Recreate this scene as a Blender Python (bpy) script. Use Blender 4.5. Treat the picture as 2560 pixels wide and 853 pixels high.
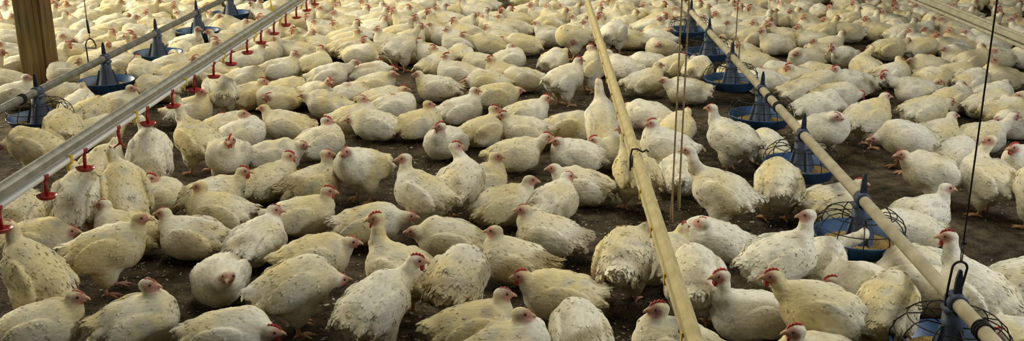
import bpy, math, random
import numpy as np
from mathutils import Vector, Matrix

for _o in list(bpy.data.objects):
    bpy.data.objects.remove(_o)
SC = bpy.context.scene
COL = SC.collection
R = math.radians

# ------------------------------------------------------------------ camera
CAM_H = 1.75                       # eye height in metres
F_PX, CX, CY = 2600.0, 1280.0, 426.5
TILT = math.atan(816.0 / F_PX)     # looking down
YAW = R(1.366)
cam_data = bpy.data.cameras.new('camera')
cam_data.sensor_width = 36.0
cam_data.lens = F_PX / 2560.0 * 36.0
cam = bpy.data.objects.new('camera', cam_data)
cam.location = (0, 0, CAM_H)
cam.rotation_euler = (math.pi / 2 - TILT, 0, YAW)
COL.objects.link(cam)
SC.camera = cam

# ------------------------------------------------------------------ light
SC.view_settings.view_transform = 'Standard'
SC.view_settings.look = 'None'
SC.view_settings.gamma = 1.0
SC.view_settings.use_curve_mapping = False
SC.view_settings.exposure = -0.06
world = bpy.data.worlds.new('barn_air')
SC.world = world
world.use_nodes = True
_bg = world.node_tree.nodes['Background']
_bg.inputs[0].default_value = (0.80, 0.80, 0.66, 1)
_bg.inputs[1].default_value = 0.12

def area(name, loc, target, sx, sy, power, color):
    d = bpy.data.lights.new(name, 'AREA')
    d.shape = 'RECTANGLE'; d.size = sx; d.size_y = sy; d.energy = power; d.color = color
    o = bpy.data.objects.new(name, d); COL.objects.link(o)
    o.location = loc
    o.rotation_euler = (Vector(target) - Vector(loc)).to_track_quat('-Z', 'Y').to_euler()
    return o
# daylight through the long side curtain on the left, the roof-light strip, the end door on the right
area('side_curtain_daylight', (-9.5, 10.5, 2.6), (-3.0, 9.8, 0.0), 9.0, 1.6, 1350, (1.0, 0.90, 0.66))
area('ridge_roof_light', (-0.6, 8.0, 5.2), (-0.6, 7.6, 0.0), 1.2, 12.0, 330, (1.0, 0.94, 0.76))
area('right_door_daylight', (4.6, 2.6, 2.5), (0.6, 5.0, 0.0), 0.9, 0.9, 110, (0.95, 0.98, 1.0))

# ------------------------------------------------------------------ geometry of view: pixel <-> place on the barn floor
_st, _ct, _sy, _cy = math.sin(TILT), math.cos(TILT), math.sin(YAW), math.cos(YAW)
FWD = np.array([-_sy * _ct, _cy * _ct, -_st])
RGT = np.array([_cy, _sy, 0.0])
UPV = np.cross(RGT, FWD)
CAM = np.array([0.0, 0.0, CAM_H])

def ray(px, py):
    d = FWD + RGT * ((px - CX) / F_PX) - UPV * ((py - CY) / F_PX)
    return d / np.linalg.norm(d)

def at(px, py, z=0.0):
    d = ray(px, py)
    return CAM + d * ((z - CAM_H) / d[2])

def proj(p):
    v = np.asarray(p, float) - CAM
    w = v @ FWD
    return CX + F_PX * (v @ RGT) / w, CY - F_PX * (v @ UPV) / w

# ------------------------------------------------------------------ materials
def new_mat(name, rough=0.6, metal=0.0, spec=0.3):
    m = bpy.data.materials.new(name); m.use_nodes = True
    nt = m.node_tree; b = nt.nodes['Principled BSDF']
    b.inputs['Roughness'].default_value = rough
    b.inputs['Metallic'].default_value = metal
    b.inputs['Specular IOR Level'].default_value = spec
    return m, nt, b

def noise_mat(name, c1, c2, scale=20, rough=0.6, metal=0.0, spec=0.3, bump=0.0, stretch=(1, 1, 1), detail=4, lo=0.35, hi=0.65):
    m, nt, b = new_mat(name, rough, metal, spec)
    tc = nt.nodes.new('ShaderNodeTexCoord'); mp = nt.nodes.new('ShaderNodeMapping')
    mp.inputs['Scale'].default_value = stretch
    n = nt.nodes.new('ShaderNodeTexNoise'); n.inputs['Scale'].default_value = scale; n.inputs['Detail'].default_value = detail
    r = nt.nodes.new('ShaderNodeValToRGB')
    r.color_ramp.elements[0].position = lo; r.color_ramp.elements[1].position = hi
    r.color_ramp.elements[0].color = (*c1, 1); r.color_ramp.elements[1].color = (*c2, 1)
    L = nt.links.new
    L(tc.outputs['Object'], mp.inputs['Vector']); L(mp.outputs[0], n.inputs['Vector'])
    L(n.outputs['Fac'], r.inputs['Fac']); L(r.outputs['Color'], b.inputs['Base Color'])
    if bump:
        bp = nt.nodes.new('ShaderNodeBump'); bp.inputs['Strength'].default_value = bump; bp.inputs['Distance'].default_value = 0.004
        L(n.outputs['Fac'], bp.inputs['Height']); L(bp.outputs[0], b.inputs['Normal'])
    return m

M = {}
def feather_material():
    m, nt, b = new_mat('white_feathers', 0.9, 0, 0.12)
    L = nt.links.new
    a = nt.nodes.new('ShaderNodeAttribute'); a.attribute_name = 'Col'
    tc = nt.nodes.new('ShaderNodeTexCoord')
    mp = nt.nodes.new('ShaderNodeMapping'); mp.inputs['Scale'].default_value = (0.45, 1, 1)
    n = nt.nodes.new('ShaderNodeTexNoise'); n.inputs['Scale'].default_value = 75; n.inputs['Detail'].default_value = 5
    n2 = nt.nodes.new('ShaderNodeTexNoise'); n2.inputs['Scale'].default_value = 26; n2.inputs['Detail'].default_value = 3
    r = nt.nodes.new('ShaderNodeMapRange'); r.inputs[1].default_value = 0.3; r.inputs[2].default_value = 0.7
    r.inputs[3].default_value = 0.82; r.inputs[4].default_value = 1.06
    mx = nt.nodes.new('ShaderNodeVectorMath'); mx.operation = 'SCALE'
    bp = nt.nodes.new('ShaderNodeBump'); bp.inputs['Strength'].default_value = 0.5; bp.inputs['Distance'].default_value = 0.006
    ad = nt.nodes.new('ShaderNodeMath'); ad.operation = 'ADD'
    L(tc.outputs['Object'], mp.inputs['Vector']); L(mp.outputs[0], n.inputs['Vector']); L(mp.outputs[0], n2.inputs['Vector'])
    L(n.outputs['Fac'], r.inputs[0]); L(a.outputs['Color'], mx.inputs[0]); L(r.outputs[0], mx.inputs['Scale'])
    L(mx.outputs[0], b.inputs['Base Color'])
    L(n.outputs['Fac'], ad.inputs[0]); L(n2.outputs['Fac'], ad.inputs[1]); L(ad.outputs[0], bp.inputs['Height'])
    L(bp.outputs[0], b.inputs['Normal'])
    return m
M['feather'] = feather_material()
M['comb'] = noise_mat('red_comb_skin', (0.36, 0.025, 0.02), (0.50, 0.06, 0.045), 90, 0.5, 0, 0.4, 0.3)
M['palecomb'] = noise_mat('pale_red_comb_skin', (0.40, 0.10, 0.07), (0.50, 0.16, 0.11), 90, 0.55, 0, 0.35, 0.3)
M['beak'] = noise_mat('horn_beak', (0.52, 0.33, 0.18), (0.62, 0.45, 0.28), 60, 0.45)
M['eye'] = noise_mat('dark_eye', (0.012, 0.010, 0.008), (0.03, 0.02, 0.015), 60, 0.15, 0, 0.6)
M['leg'] = noise_mat('orange_leg_scales', (0.50, 0.24, 0.10), (0.60, 0.36, 0.20), 120, 0.6, 0, 0.3, 0.3)
M['pinkleg'] = noise_mat('pink_leg_scales', (0.45, 0.20, 0.15), (0.55, 0.30, 0.24), 120, 0.6, 0, 0.3, 0.3)
M['blue'] = noise_mat('blue_plastic', (0.014, 0.045, 0.115), (0.028, 0.085, 0.195), 9, 0.42, 0, 0.45)
M['bluegrey'] = noise_mat('faded_blue_plastic', (0.042, 0.060, 0.098), (0.075, 0.100, 0.155), 14, 0.5, 0, 0.4, 0, (1, 1, 0.3))
M['fin'] = noise_mat('dark_blue_plastic', (0.012, 0.016, 0.028), (0.03, 0.04, 0.06), 30, 0.5)
M['feed'] = noise_mat('grain_feed', (0.18, 0.10, 0.03), (0.50, 0.34, 0.12), 160, 0.9, 0, 0.1, 0.8)
M['wire'] = noise_mat('black_wire', (0.012, 0.012, 0.012), (0.03, 0.028, 0.025), 60, 0.5, 0.3)
M['rope'] = noise_mat('brown_cord', (0.20, 0.15, 0.075), (0.32, 0.25, 0.14), 150, 0.9, 0, 0.1, 0.5)
M['galv'] = noise_mat('dull_galvanised_pipe', (0.13, 0.13, 0.115), (0.22, 0.22, 0.19), 18, 0.55, 0.25, 0.3)
M['creampipe'] = noise_mat('dusty_cream_pipe', (0.36, 0.31, 0.20), (0.50, 0.44, 0.30), 14, 0.6)
M['alu'] = noise_mat('dusty_aluminium_rail', (0.25, 0.245, 0.205), (0.35, 0.345, 0.29), 22, 0.55, 0.15, 0.3)
M['creamrail'] = noise_mat('dusty_cream_rail', (0.40, 0.33, 0.16), (0.52, 0.44, 0.23), 16, 0.65)
M['dimrail'] = noise_mat('dusty_grey_rail', (0.30, 0.28, 0.20), (0.40, 0.37, 0.28), 16, 0.65)
M['white'] = noise_mat('white_water_pipe', (0.76, 0.76, 0.72), (0.84, 0.84, 0.80), 14, 0.4)
M['red'] = noise_mat('red_plastic', (0.23, 0.010, 0.009), (0.31, 0.018, 0.015), 30, 0.35, 0, 0.45)
M['yellow'] = noise_mat('yellow_plastic', (0.60, 0.42, 0.02), (0.68, 0.50, 0.04), 30, 0.4)
M['shaving'] = noise_mat('wood_shavings', (0.10, 0.08, 0.05), (0.50, 0.45, 0.34), 60, 0.9, 0, 0.1, 0, (1, 1, 1), 5)

def wood_material():
    m, nt, b = new_mat('weathered_timber', 0.75, 0, 0.2)
    L = nt.links.new
    tc = nt.nodes.new('ShaderNodeTexCoord'); mp = nt.nodes.new('ShaderNodeMapping'); mp.inputs['Scale'].default_value = (18, 18, 0.9)
    n = nt.nodes.new('ShaderNodeTexNoise'); n.inputs['Scale'].default_value = 2.2; n.inputs['Detail'].default_value = 6; n.inputs['Distortion'].default_value = 0.6
    r = nt.nodes.new('ShaderNodeValToRGB')
    e = r.color_ramp.elements
    e[0].position = 0.28; e[0].color = (0.10, 0.058, 0.022, 1); e[1].position = 0.72; e[1].color = (0.34, 0.225, 0.085, 1)
    n2 = nt.nodes.new('ShaderNodeTexNoise'); n2.inputs['Scale'].default_value = 3.0
    mx = nt.nodes.new('ShaderNodeMixRGB'); mx.blend_type = 'MULTIPLY'; mx.inputs[0].default_value = 0.5
    bp = nt.nodes.new('ShaderNodeBump'); bp.inputs['Strength'].default_value = 0.5; bp.inputs['Distance'].default_value = 0.01
    L(tc.outputs['Object'], mp.inputs['Vector']); L(mp.outputs[0], n.inputs['Vector']); L(tc.outputs['Object'], n2.inputs['Vector'])
    L(n.outputs['Fac'], r.inputs['Fac']); L(r.outputs['Color'], mx.inputs[1]); L(n2.outputs['Color'], mx.inputs[2])
    L(mx.outputs[0], b.inputs['Base Color']); L(n.outputs['Fac'], bp.inputs['Height']); L(bp.outputs[0], b.inputs['Normal'])
    return m
M['wood'] = wood_material()

def litter_material():
    m, nt, b = new_mat('dark_trodden_litter', 0.95, 0, 0.1)
    L = nt.links.new
    tc = nt.nodes.new('ShaderNodeTexCoord')
    def noise(s, d=5):
        n = nt.nodes.new('ShaderNodeTexNoise'); n.inputs['Scale'].default_value = s; n.inputs['Detail'].default_value = d
        L(tc.outputs['Object'], n.inputs['Vector']); return n
    big, mid, fine = noise(1.3), noise(14, 6), noise(70, 4)
    r1 = nt.nodes.new('ShaderNodeValToRGB'); e = r1.color_ramp.elements
    e[0].position = 0.36; e[0].color = (0.046, 0.036, 0.024, 1); e[1].position = 0.68; e[1].color = (0.155, 0.124, 0.084, 1)
    r2 = nt.nodes.new('ShaderNodeValToRGB'); e = r2.color_ramp.elements
    e[0].position = 0.30; e[0].color = (0.30, 0.28, 0.26, 1); e[1].position = 0.72; e[1].color = (1.7, 1.65, 1.55, 1)
    r3 = nt.nodes.new('ShaderNodeValToRGB'); e = r3.color_ramp.elements
    e[0].position = 0.62; e[0].color = (0, 0, 0, 1); e[1].position = 0.74; e[1].color = (0.55, 0.55, 0.55, 1)
    mu = nt.nodes.new('ShaderNodeMixRGB'); mu.blend_type = 'MULTIPLY'; mu.inputs[0].default_value = 1
    mx = nt.nodes.new('ShaderNodeMixRGB'); mx.inputs[2].default_value = (0.22, 0.185, 0.13, 1)
    bp = nt.nodes.new('ShaderNodeBump'); bp.inputs['Strength'].default_value = 1.0; bp.inputs['Distance'].default_value = 0.035
    ad = nt.nodes.new('ShaderNodeMath'); ad.operation = 'ADD'
    L(big.outputs['Fac'], r1.inputs['Fac']); L(mid.outputs['Fac'], r2.inputs['Fac']); L(fine.outputs['Fac'], r3.inputs['Fac'])
    L(r1.outputs['Color'], mu.inputs[1]); L(r2.outputs['Color'], mu.inputs[2])
    L(mu.outputs[0], mx.inputs[1]); L(r3.outputs['Color'], mx.inputs[0]); L(mx.outputs[0], b.inputs['Base Color'])
    L(mid.outputs['Fac'], ad.inputs[0]); L(fine.outputs['Fac'], ad.inputs[1]); L(ad.outputs[0], bp.inputs['Height']); L(bp.outputs[0], b.inputs['Normal'])
    return m
M['litter'] = litter_material()

# ------------------------------------------------------------------ mesh helpers
class MB:
    """collects simple shapes into one mesh"""
    def __init__(s): s.v = []; s.f = []
    def add(s, vs, fs):
        o = len(s.v); s.v += [tuple(map(float, p)) for p in vs]; s.f += [tuple(i + o for i in f) for f in fs]; return s
    def box(s, c, h, rot=None):
        vs = [Vector((x * h[0], y * h[1], z * h[2])) for x in (-1, 1) for y in (-1, 1) for z in (-1, 1)]
        if rot is not None: vs = [rot @ q for q in vs]
        return s.add([q + Vector(c) for q in vs], [(0, 1, 3, 2), (4, 6, 7, 5), (0, 4, 5, 1), (2, 3, 7, 6), (0, 2, 6, 4), (1, 5, 7, 3)])
    def tube(s, pts, r, n=8, cap=True):
        pts = [Vector(p) for p in pts]; rs = r if isinstance(r, (list, tuple)) else [r] * len(pts)
        prev = None; rings = []
        for i, p in enumerate(pts):
            t = (pts[min(i + 1, len(pts) - 1)] - pts[max(i - 1, 0)]).normalized()
            if prev is None:
                a = Vector((0, 0, 1)) if abs(t.z) < 0.9 else Vector((1, 0, 0))
                u = t.cross(a).normalized()
            else:
                u = (prev - t * prev.dot(t)).normalized()
            prev = u; w = t.cross(u)
            rings.append([p + (u * math.cos(k * 2 * math.pi / n) + w * math.sin(k * 2 * math.pi / n)) * rs[i] for k in range(n)])
        vs = [q for ring in rings for q in ring]; fs = []
        for i in range(len(pts) - 1):
            for k in range(n):
                fs.append((i * n + k, i * n + (k + 1) % n, (i + 1) * n + (k + 1) % n, (i + 1) * n + k))
        if cap:
            fs.append(tuple(range(n - 1, -1, -1))); fs.append(tuple((len(pts) - 1) * n + k for k in range(n)))
        return s.add(vs, fs)
    def lathe(s, prof, n=32, c=(0, 0, 0)):
        vs = [(c[0] + r * math.cos(k * 2 * math.pi / n), c[1] + r * math.sin(k * 2 * math.pi / n), c[2] + z) for r, z in prof for k in range(n)]
        fs = [(i * n + k, i * n + (k + 1) % n, (i + 1) * n + (k + 1) % n, (i + 1) * n + k) for i in range(len(prof) - 1) for k in range(n)]
        return s.add(vs, fs)
    def sphere(s, c, r, nu=10, nv=7, sc=(1, 1, 1)):
        vs = []
        for i in range(nv + 1):
            a = math.pi * i / nv
            for k in range(nu):
                b = 2 * math.pi * k / nu
                vs.append((c[0] + r * sc[0] * math.sin(a) * math.cos(b), c[1] + r * sc[1] * math.sin(a) * math.sin(b), c[2] + r * sc[2] * math.cos(a)))
        fs = [(i * nu + k, (i + 1) * nu + k, (i + 1) * nu + (k + 1) % nu, i * nu + (k + 1) % nu) for i in range(nv) for k in range(nu)]
        return s.add(vs, fs)
    def prism(s, outline, t):
        """outline in XZ, thickness t along Y"""
        n = len(outline)
        vs = [(x, -t / 2, z) for x, z in outline] + [(x, t / 2, z) for x, z in outline]
        fs = [tuple(range(n)), tuple(range(2 * n - 1, n - 1, -1))] + [(k, k + n, (k + 1) % n + n, (k + 1) % n) for k in range(n)]
        return s.add(vs, fs)
    def mesh(s, name, m, smooth=True):
        me = bpy.data.meshes.new(name); me.from_pydata(s.v, [], s.f); me.materials.append(m); me.update()
        if smooth: me.shade_smooth()
        return me

def link(name, me, parent=None, loc=None):
    o = bpy.data.objects.new(name, me); COL.objects.link(o)
    if parent is not None: o.parent = parent
    if loc is not None: o.location = loc
    return o
def tag(o, label, cat, group=None, kind=None):
    o['label'] = label; o['category'] = cat
    if group: o['group'] = group
    if kind: o['kind'] = kind
    return o
def root(name, loc, label, cat, group=None):
    return tag(link(name, None, None, loc), label, cat, group)

ORD = ['nearest', 'second', 'third', 'fourth', 'fifth', 'sixth', 'seventh', 'eighth', 'ninth', 'tenth', 'eleventh', 'twelfth', 'thirteenth', 'fourteenth', 'fifteenth', 'sixteenth', 'seventeenth', 'eighteenth', 'nineteenth', 'twentieth']

# ------------------------------------------------------------------ setting: floor and litter
rng = np.random.default_rng(7)
def waves(n, kmin, kmax, seed):
    g = np.random.default_rng(seed)
    k = g.normal(size=(n, 3)); k /= np.linalg.norm(k, axis=1)[:, None]; k *= g.uniform(kmin, kmax, n)[:, None]
    ph = g.uniform(0, 6.28, n)
    return lambda p: np.sin(p @ k.T + ph).sum(1) / math.sqrt(n)
fx, fy = np.linspace(-9, 9, 181), np.linspace(1.6, 22, 205)
gx, gy = np.meshgrid(fx, fy, indexing='ij')
P = np.stack([gx.ravel(), gy.ravel(), np.zeros(gx.size)], 1)
FLOORW = waves(14, 2, 9, 3)
P[:, 2] = np.clip(FLOORW(P), -2, 0.2) * 0.010 - 0.004
nyv = len(fy)
ii, jj = np.meshgrid(np.arange(len(fx) - 1), np.arange(nyv - 1), indexing='ij')
a = (ii * nyv + jj).ravel()
faces = np.stack([a, a + nyv, a + nyv + 1, a + 1], 1)
me = bpy.data.meshes.new('floor'); me.from_pydata(P.tolist(), [], faces.tolist()); me.materials.append(M['litter']); me.shade_smooth()
floor = link('floor', me)
tag(floor, 'dark brown trodden litter floor of the barn', 'floor', kind='structure')

def shavings():
    n = 60000
    u = rng.random(n)
    Y = 2.9 + (13.5 - 2.9) * u ** 1.6
    X = (rng.random(n) - 0.5) * (Y * 1.08 + 0.3)
    patch = waves(10, 3, 8, 11)(np.stack([X, Y, X * 0], 1))
    keep = patch + rng.normal(size=n) * 0.5 > 0.0
    X, Y = X[keep], Y[keep]; n = len(X)
    L = rng.uniform(0.002, 0.006, n) * np.where(rng.random(n) < 0.22, 2.1, 1.0); Wd = L * rng.uniform(0.14, 0.6, n); an = rng.uniform(0, 6.28, n)
    tz = rng.normal(size=(n, 4)) * 0.0025 + 0.004
    z0 = np.clip(FLOORW(np.stack([X, Y, X * 0], 1)), -2, 0.2) * 0.010 - 0.004
    ca, sa = np.cos(an), np.sin(an)
    V = np.zeros((n, 4, 3))
    for k, (sx, sy) in enumerate(((-1, -1), (1, -0.6), (0.8, 1), (-1, 0.7))):
        V[:, k, 0] = X + ca * L * sx - sa * Wd * sy
        V[:, k, 1] = Y + sa * L * sx + ca * Wd * sy
        V[:, k, 2] = z0 + np.maximum(tz[:, k], 0.001)
    me = bpy.data.meshes.new('wood_shavings')
    me.from_pydata(V.reshape(-1, 3).tolist(), [], np.arange(n * 4).reshape(-1, 4).tolist()); me.materials.append(M['shaving'])
    o = link('wood_shavings', me)
    tag(o, 'pale wood shavings and feed husks scattered over the dark litter', 'shavings', kind='stuff')
shavings()

# low side walls and the far gable of the barn, all beyond the frame
for nm, c, h, lb in (('wall_left', (-9.05, 11.8, 0.40), (0.05, 10.2, 0.45), 'low grey knee wall along the left side of the barn'),
                     ('wall_right', (9.05, 11.8, 0.40), (0.05, 10.2, 0.45), 'low grey knee wall along the right side of the barn'),
                     ('wall_back', (0, 22.05, 1.65), (9.1, 0.05, 1.70), 'grey board gable wall at the far end of the barn')):
    tag(link(nm, MB().box((0, 0, 0), h).mesh(nm, M['galv'], False), None, c), lb, 'wall', kind='structure')

# ------------------------------------------------------------------ timber post behind the left feeder line
def post():
    b = at(80, 222)
    r = root('wooden_post', (b[0], b[1] + 0.12, 0), 'thick brown timber post rising at the upper left edge', 'post')
    r.rotation_euler = (0, 0, R(-9))
    m = MB()
    n = 22; hw, hd = 0.080, 0.08
    g = random.Random(4)
    vs = []; ch = 0.008
    prof = [(-hw + ch, -hd), (hw - ch, -hd), (hw, -hd + ch), (hw, hd - ch), (hw - ch, hd), (-hw + ch, hd), (-hw, hd - ch), (-hw, -hd + ch)]
    for i in range(n + 1):
        z = 3.2 * i / n
        for (x, y) in prof: vs.append((x + g.uniform(-.0016, .0016), y + g.uniform(-.0016, .0016), z - 0.02))
    fs = [(i * 8 + k, i * 8 + (k + 1) % 8, (i + 1) * 8 + (k + 1) % 8, (i + 1) * 8 + k) for i in range(n) for k in range(8)] + [tuple(range(7, -1, -1)), tuple(n * 8 + k for k in range(8))]
    m.add(vs, fs)
    link('beam', m.mesh('post_beam', M['wood'], False), r)
    m = MB().box((hw + 0.017, 0.0, 1.58), (0.015, hd * 0.92, 1.6))
    link('side_board', m.mesh('post_side_board', M['wood'], False), r)
    m = MB().box((hw + 0.045, 0.01, 1.58), (0.010, hd * 0.85, 1.6))
    link('side_board', m.mesh('post_thin_board', M['wood'], False), r)
post()

# ------------------------------------------------------------------ feeder lines with round pans
PIPE_Z, PIPE_R = 0.32, 0.024
PAN_D = 1.03           # spacing of the pans along the pipe
LIFT = 0.080           # the pans hang this far above the litter
LX = float(np.mean([at(0, 272, PIPE_Z)[0], at(262, 146, PIPE_Z)[0], at(395, 81, PIPE_Z)[0]]))
RX = float(np.mean([at(1878, 195, PIPE_Z)[0], at(2000, 330, PIPE_Z)[0], at(2155, 505, PIPE_Z)[0], at(2410, 760, PIPE_Z)[0]]))

def lathe_mesh(name, prof, m, n=36): return MB().lathe(prof, n).mesh(name, m)
PAN_ME = lathe_mesh('pan', [(r_, z_ + LIFT) for r_, z_ in [(0.02, 0.014), (0.140, 0.012), (0.158, 0.020), (0.186, 0.078), (0.194, 0.084), (0.192, 0.088), (0.182, 0.083), (0.154, 0.028), (0.140, 0.020), (0.02, 0.020)]], M['blue'])
FEED_ME = None
def feed_mesh():
    g = np.random.default_rng(3); m = MB(); prof = []
    n, rr = 40, [0.04, 0.065, 0.09, 0.115, 0.135, 0.150, 0.163]
    vs = [(r * math.cos(k * 6.2832 / n), r * math.sin(k * 6.2832 / n), LIFT + 0.036 + 0.022 * (1 - r / 0.165) + float(g.uniform(-.004, .004))) for r in rr for k in range(n)]
    fs = [(i * n + k, i * n + (k + 1) % n, (i + 1) * n + (k + 1) % n, (i + 1) * n + k) for i in range(len(rr) - 1) for k in range(n)]
    return m.add(vs, fs).mesh('feed', M['feed'])
FEED_ME = feed_mesh()
CONE_ME = lathe_mesh('cone', [(0.066, LIFT + 0.038), (0.062, LIFT + 0.055), (0.048, LIFT + 0.115), (0.040, LIFT + 0.160), (0.038, PIPE_Z - 0.030), (0.032, PIPE_Z - 0.028), (0.032, LIFT + 0.04)], M['bluegrey'], 28)
m = MB()
for k in range(4):
    a = k * math.pi / 2 + 0.4
    m.box((0.055 * math.cos(a), 0.055 * math.sin(a), LIFT + 0.100), (0.010, 0.003, 0.058), Matrix.Rotation(a, 3, 'Z') @ Matrix.Rotation(-0.28, 3, 'Y'))
RIB_ME = m.mesh('cone_ribs', M['bluegrey'], False)
m = MB().lathe([(PIPE_R + 0.001, -0.030), (PIPE_R + 0.008, -0.030), (PIPE_R + 0.008, 0.030), (PIPE_R + 0.001, 0.030)], 20)
m.v = [(x, z, y + PIPE_Z) for x, y, z in m.v]
m.box((0, 0, PIPE_Z - 0.026), (0.038, 0.030, 0.008))
CLAMP_ME = m.mesh('pipe_clamp', M['bluegrey'])
m = MB().prism([(-0.014, PIPE_Z + 0.02), (0.014, PIPE_Z + 0.02), (0.010, PIPE_Z + 0.085), (0.004, PIPE_Z + 0.112), (-0.004, PIPE_Z + 0.112), (-0.010, PIPE_Z + 0.085)], 0.012)
FIN_ME = m.mesh('fin', M['fin'], False)
m = MB()
for k in range(11):
    a = k * 2 * math.pi / 11
    pr = [(0.044, LIFT + 0.165), (0.100, LIFT + 0.185), (0.145, LIFT + 0.178), (0.175, LIFT + 0.150), (0.192, LIFT + 0.110), (0.193, LIFT + 0.086)]
    m.tube([(r * math.cos(a), r * math.sin(a), z) for r, z in pr], 0.0024, 5)
for r, z in ((0.145, LIFT + 0.178), (0.184, LIFT + 0.130)):
    m.tube([(r * math.cos(k * math.pi / 18), r * math.sin(k * math.pi / 18), z) for k in range(37)], 0.0024, 5, False)
GRILL_ME = m.mesh('wire_grill', M['wire'])

PANS = []     # (x, y, name phrase)
def pan(x, y, label, grill, phrase, side):
    r = root('feeder_pan', (x, y, 0), label, 'feeder pan', 'blue feeder pans on the %s line' % side)
    r.rotation_euler = (0, 0, random.Random(int(y * 100)).uniform(-0.15, 0.15))
    link('pan', PAN_ME, r); link('feed', FEED_ME, r)
    c = link('cone', CONE_ME, r); link('ribs', RIB_ME, c)
    link('pipe_clamp', CLAMP_ME, r); link('fin', FIN_ME, r)
    if grill: link('wire_grill', GRILL_ME, r)
    PANS.append((x, y, phrase))
y0 = float(np.mean([at(97, 227, PIPE_Z)[1] - 0, at(262, 146, PIPE_Z)[1] - PAN_D, at(395, 81, PIPE_Z)[1] - 2 * PAN_D, at(490, 34, PIPE_Z)[1] - 3 * PAN_D]))
LP = ['leftmost feeder pan', 'pan beside the timber post', 'third left pan', 'fourth left pan', 'fifth left pan']
LL = ['blue feeder pan at left edge in front of the timber post', 'blue round feeder pan with grain, right of the timber post, below the wire hook',
      'blue feeder pan with grain, third along the grey pipe from left', 'blue feeder pan with grain, fourth along the grey pipe from left', 'blue feeder pan at top edge, fifth along the grey pipe from left',
      'blue feeder pan at top edge just left of the white rail']
for k in range(6):
    pan(LX, y0 + k * PAN_D, LL[k], k == 0, (LP + ['farthest left pan'])[k], 'left')
y1 = float(np.mean([at(2410, 760, PIPE_Z)[1], at(2155, 505, PIPE_Z)[1] - PAN_D, at(2000, 330, PIPE_Z)[1] - 2 * PAN_D]))
RL = ['dark blue caged feeder pan in the bottom right corner', 'blue caged feeder pan with grain, second from front on the cream pipe', 'blue feeder pan, third from front on the cream pipe',
      'blue caged feeder pan, fourth from front on the cream pipe', 'blue feeder pan, fifth from front on the cream pipe', 'blue feeder pan, sixth from front on the cream pipe', 'blue feeder pan at top edge, farthest on the cream pipe']
RP = ['front right pan', 'second right pan', 'third right pan', 'fourth right pan', 'fifth right pan', 'sixth right pan', 'farthest right pan']
for k in range(7):
    pan(RX, y1 + k * PAN_D, RL[k], True, RP[k], 'right')

def feeder_pipe(x, ya, yb, mat, label, clamps):
    r = root('feeder_pipe', (x, ya, PIPE_Z), label, 'pipe')
    n = 24
    m = MB().tube([(0, (yb - ya) * i / n, 0) for i in range(n + 1)], PIPE_R, 16)
    link('pipe', m.mesh('feed_pipe', mat), r)
    for yc in clamps:
        m = MB()
        for q in range(3):
            m.tube([((PIPE_R + .004) * math.cos(k * .3491), (yc - ya) + q * 0.014 + 0.004 * math.sin(k * .35), (PIPE_R + .004) * math.sin(k * .3491)) for k in range(19)], 0.004, 6, False)
        link('wire_clamp', m.mesh('wire_clamp', M['wire']), r)
    return r
feeder_pipe(LX, y0 - 1.4, y0 + 7.5, M['galv'], 'dull grey feed pipe sloping across the upper left above blue pans', [at(45, 250, PIPE_Z)[1]])
feeder_pipe(RX, y1 - 0.75, y1 + 8.5, M['creampipe'], 'dusty cream feed pipe running diagonally down the right side above pans', [at(1925, 248, PIPE_Z)[1], at(1945, 270, PIPE_Z)[1], at(2475, 833, PIPE_Z)[1]])

def hang(name, x, y, z0, label, cat, mat, rad=0.0025, top=3.2, lean=(0, 0)):
    m = MB().tube([(0, 0, 0), (lean[0] * .5, lean[1] * .5, (top - z0) / 2), (lean[0], lean[1], top - z0)], rad, 6)
    return tag(link(name, m.mesh(name, mat), None, (x, y, z0)), label, cat)
# long loop hook carrying the right feed pipe, with its cable
yh = at(2372, 752, PIPE_Z)[1]
r = root('pipe_hook', (RX, yh, PIPE_Z), 'black wire loop hook standing on the cream pipe at lower right', 'hook')
lp = [(-0.026, 0, -0.026), (-0.031, 0, -0.01), (-0.029, 0.0, 0.05)] + [(0.0 - 0.024 * math.cos(k * math.pi / 10), 0, 0.115 + 0.023 * math.sin(k * math.pi / 10)) for k in range(11)] + [(0.018, 0, 0.07), (0.011, 0, 0.032)]
link('loop', MB().tube(lp, 0.0042, 8).mesh('hook_loop', M['wire']), r)
link('saddle', MB().tube([((PIPE_R + .004) * math.cos(a), 0, (PIPE_R + .004) * math.sin(a)) for a in [2.4 + k * .35 for k in range(12)]], 0.0035, 6).mesh('hook_saddle', M['wire']), r)
link('cable_clip', MB().box((0.002, 0, 0.205), (0.007, 0.005, 0.006)).tube([(0, 0, 0.138), (-0.004, 0, 0.20)], 0.002, 5).tube([(0.004, 0, 0.138), (0.004, 0, 0.20)], 0.002, 5).mesh('cable_clip', M['wire']), r)
hang('suspension_cable', RX, yh, PIPE_Z + 0.205, 'thin dark cable hanging at the right from the top to the loop hook', 'cable', M['wire'], 0.0028)
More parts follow.
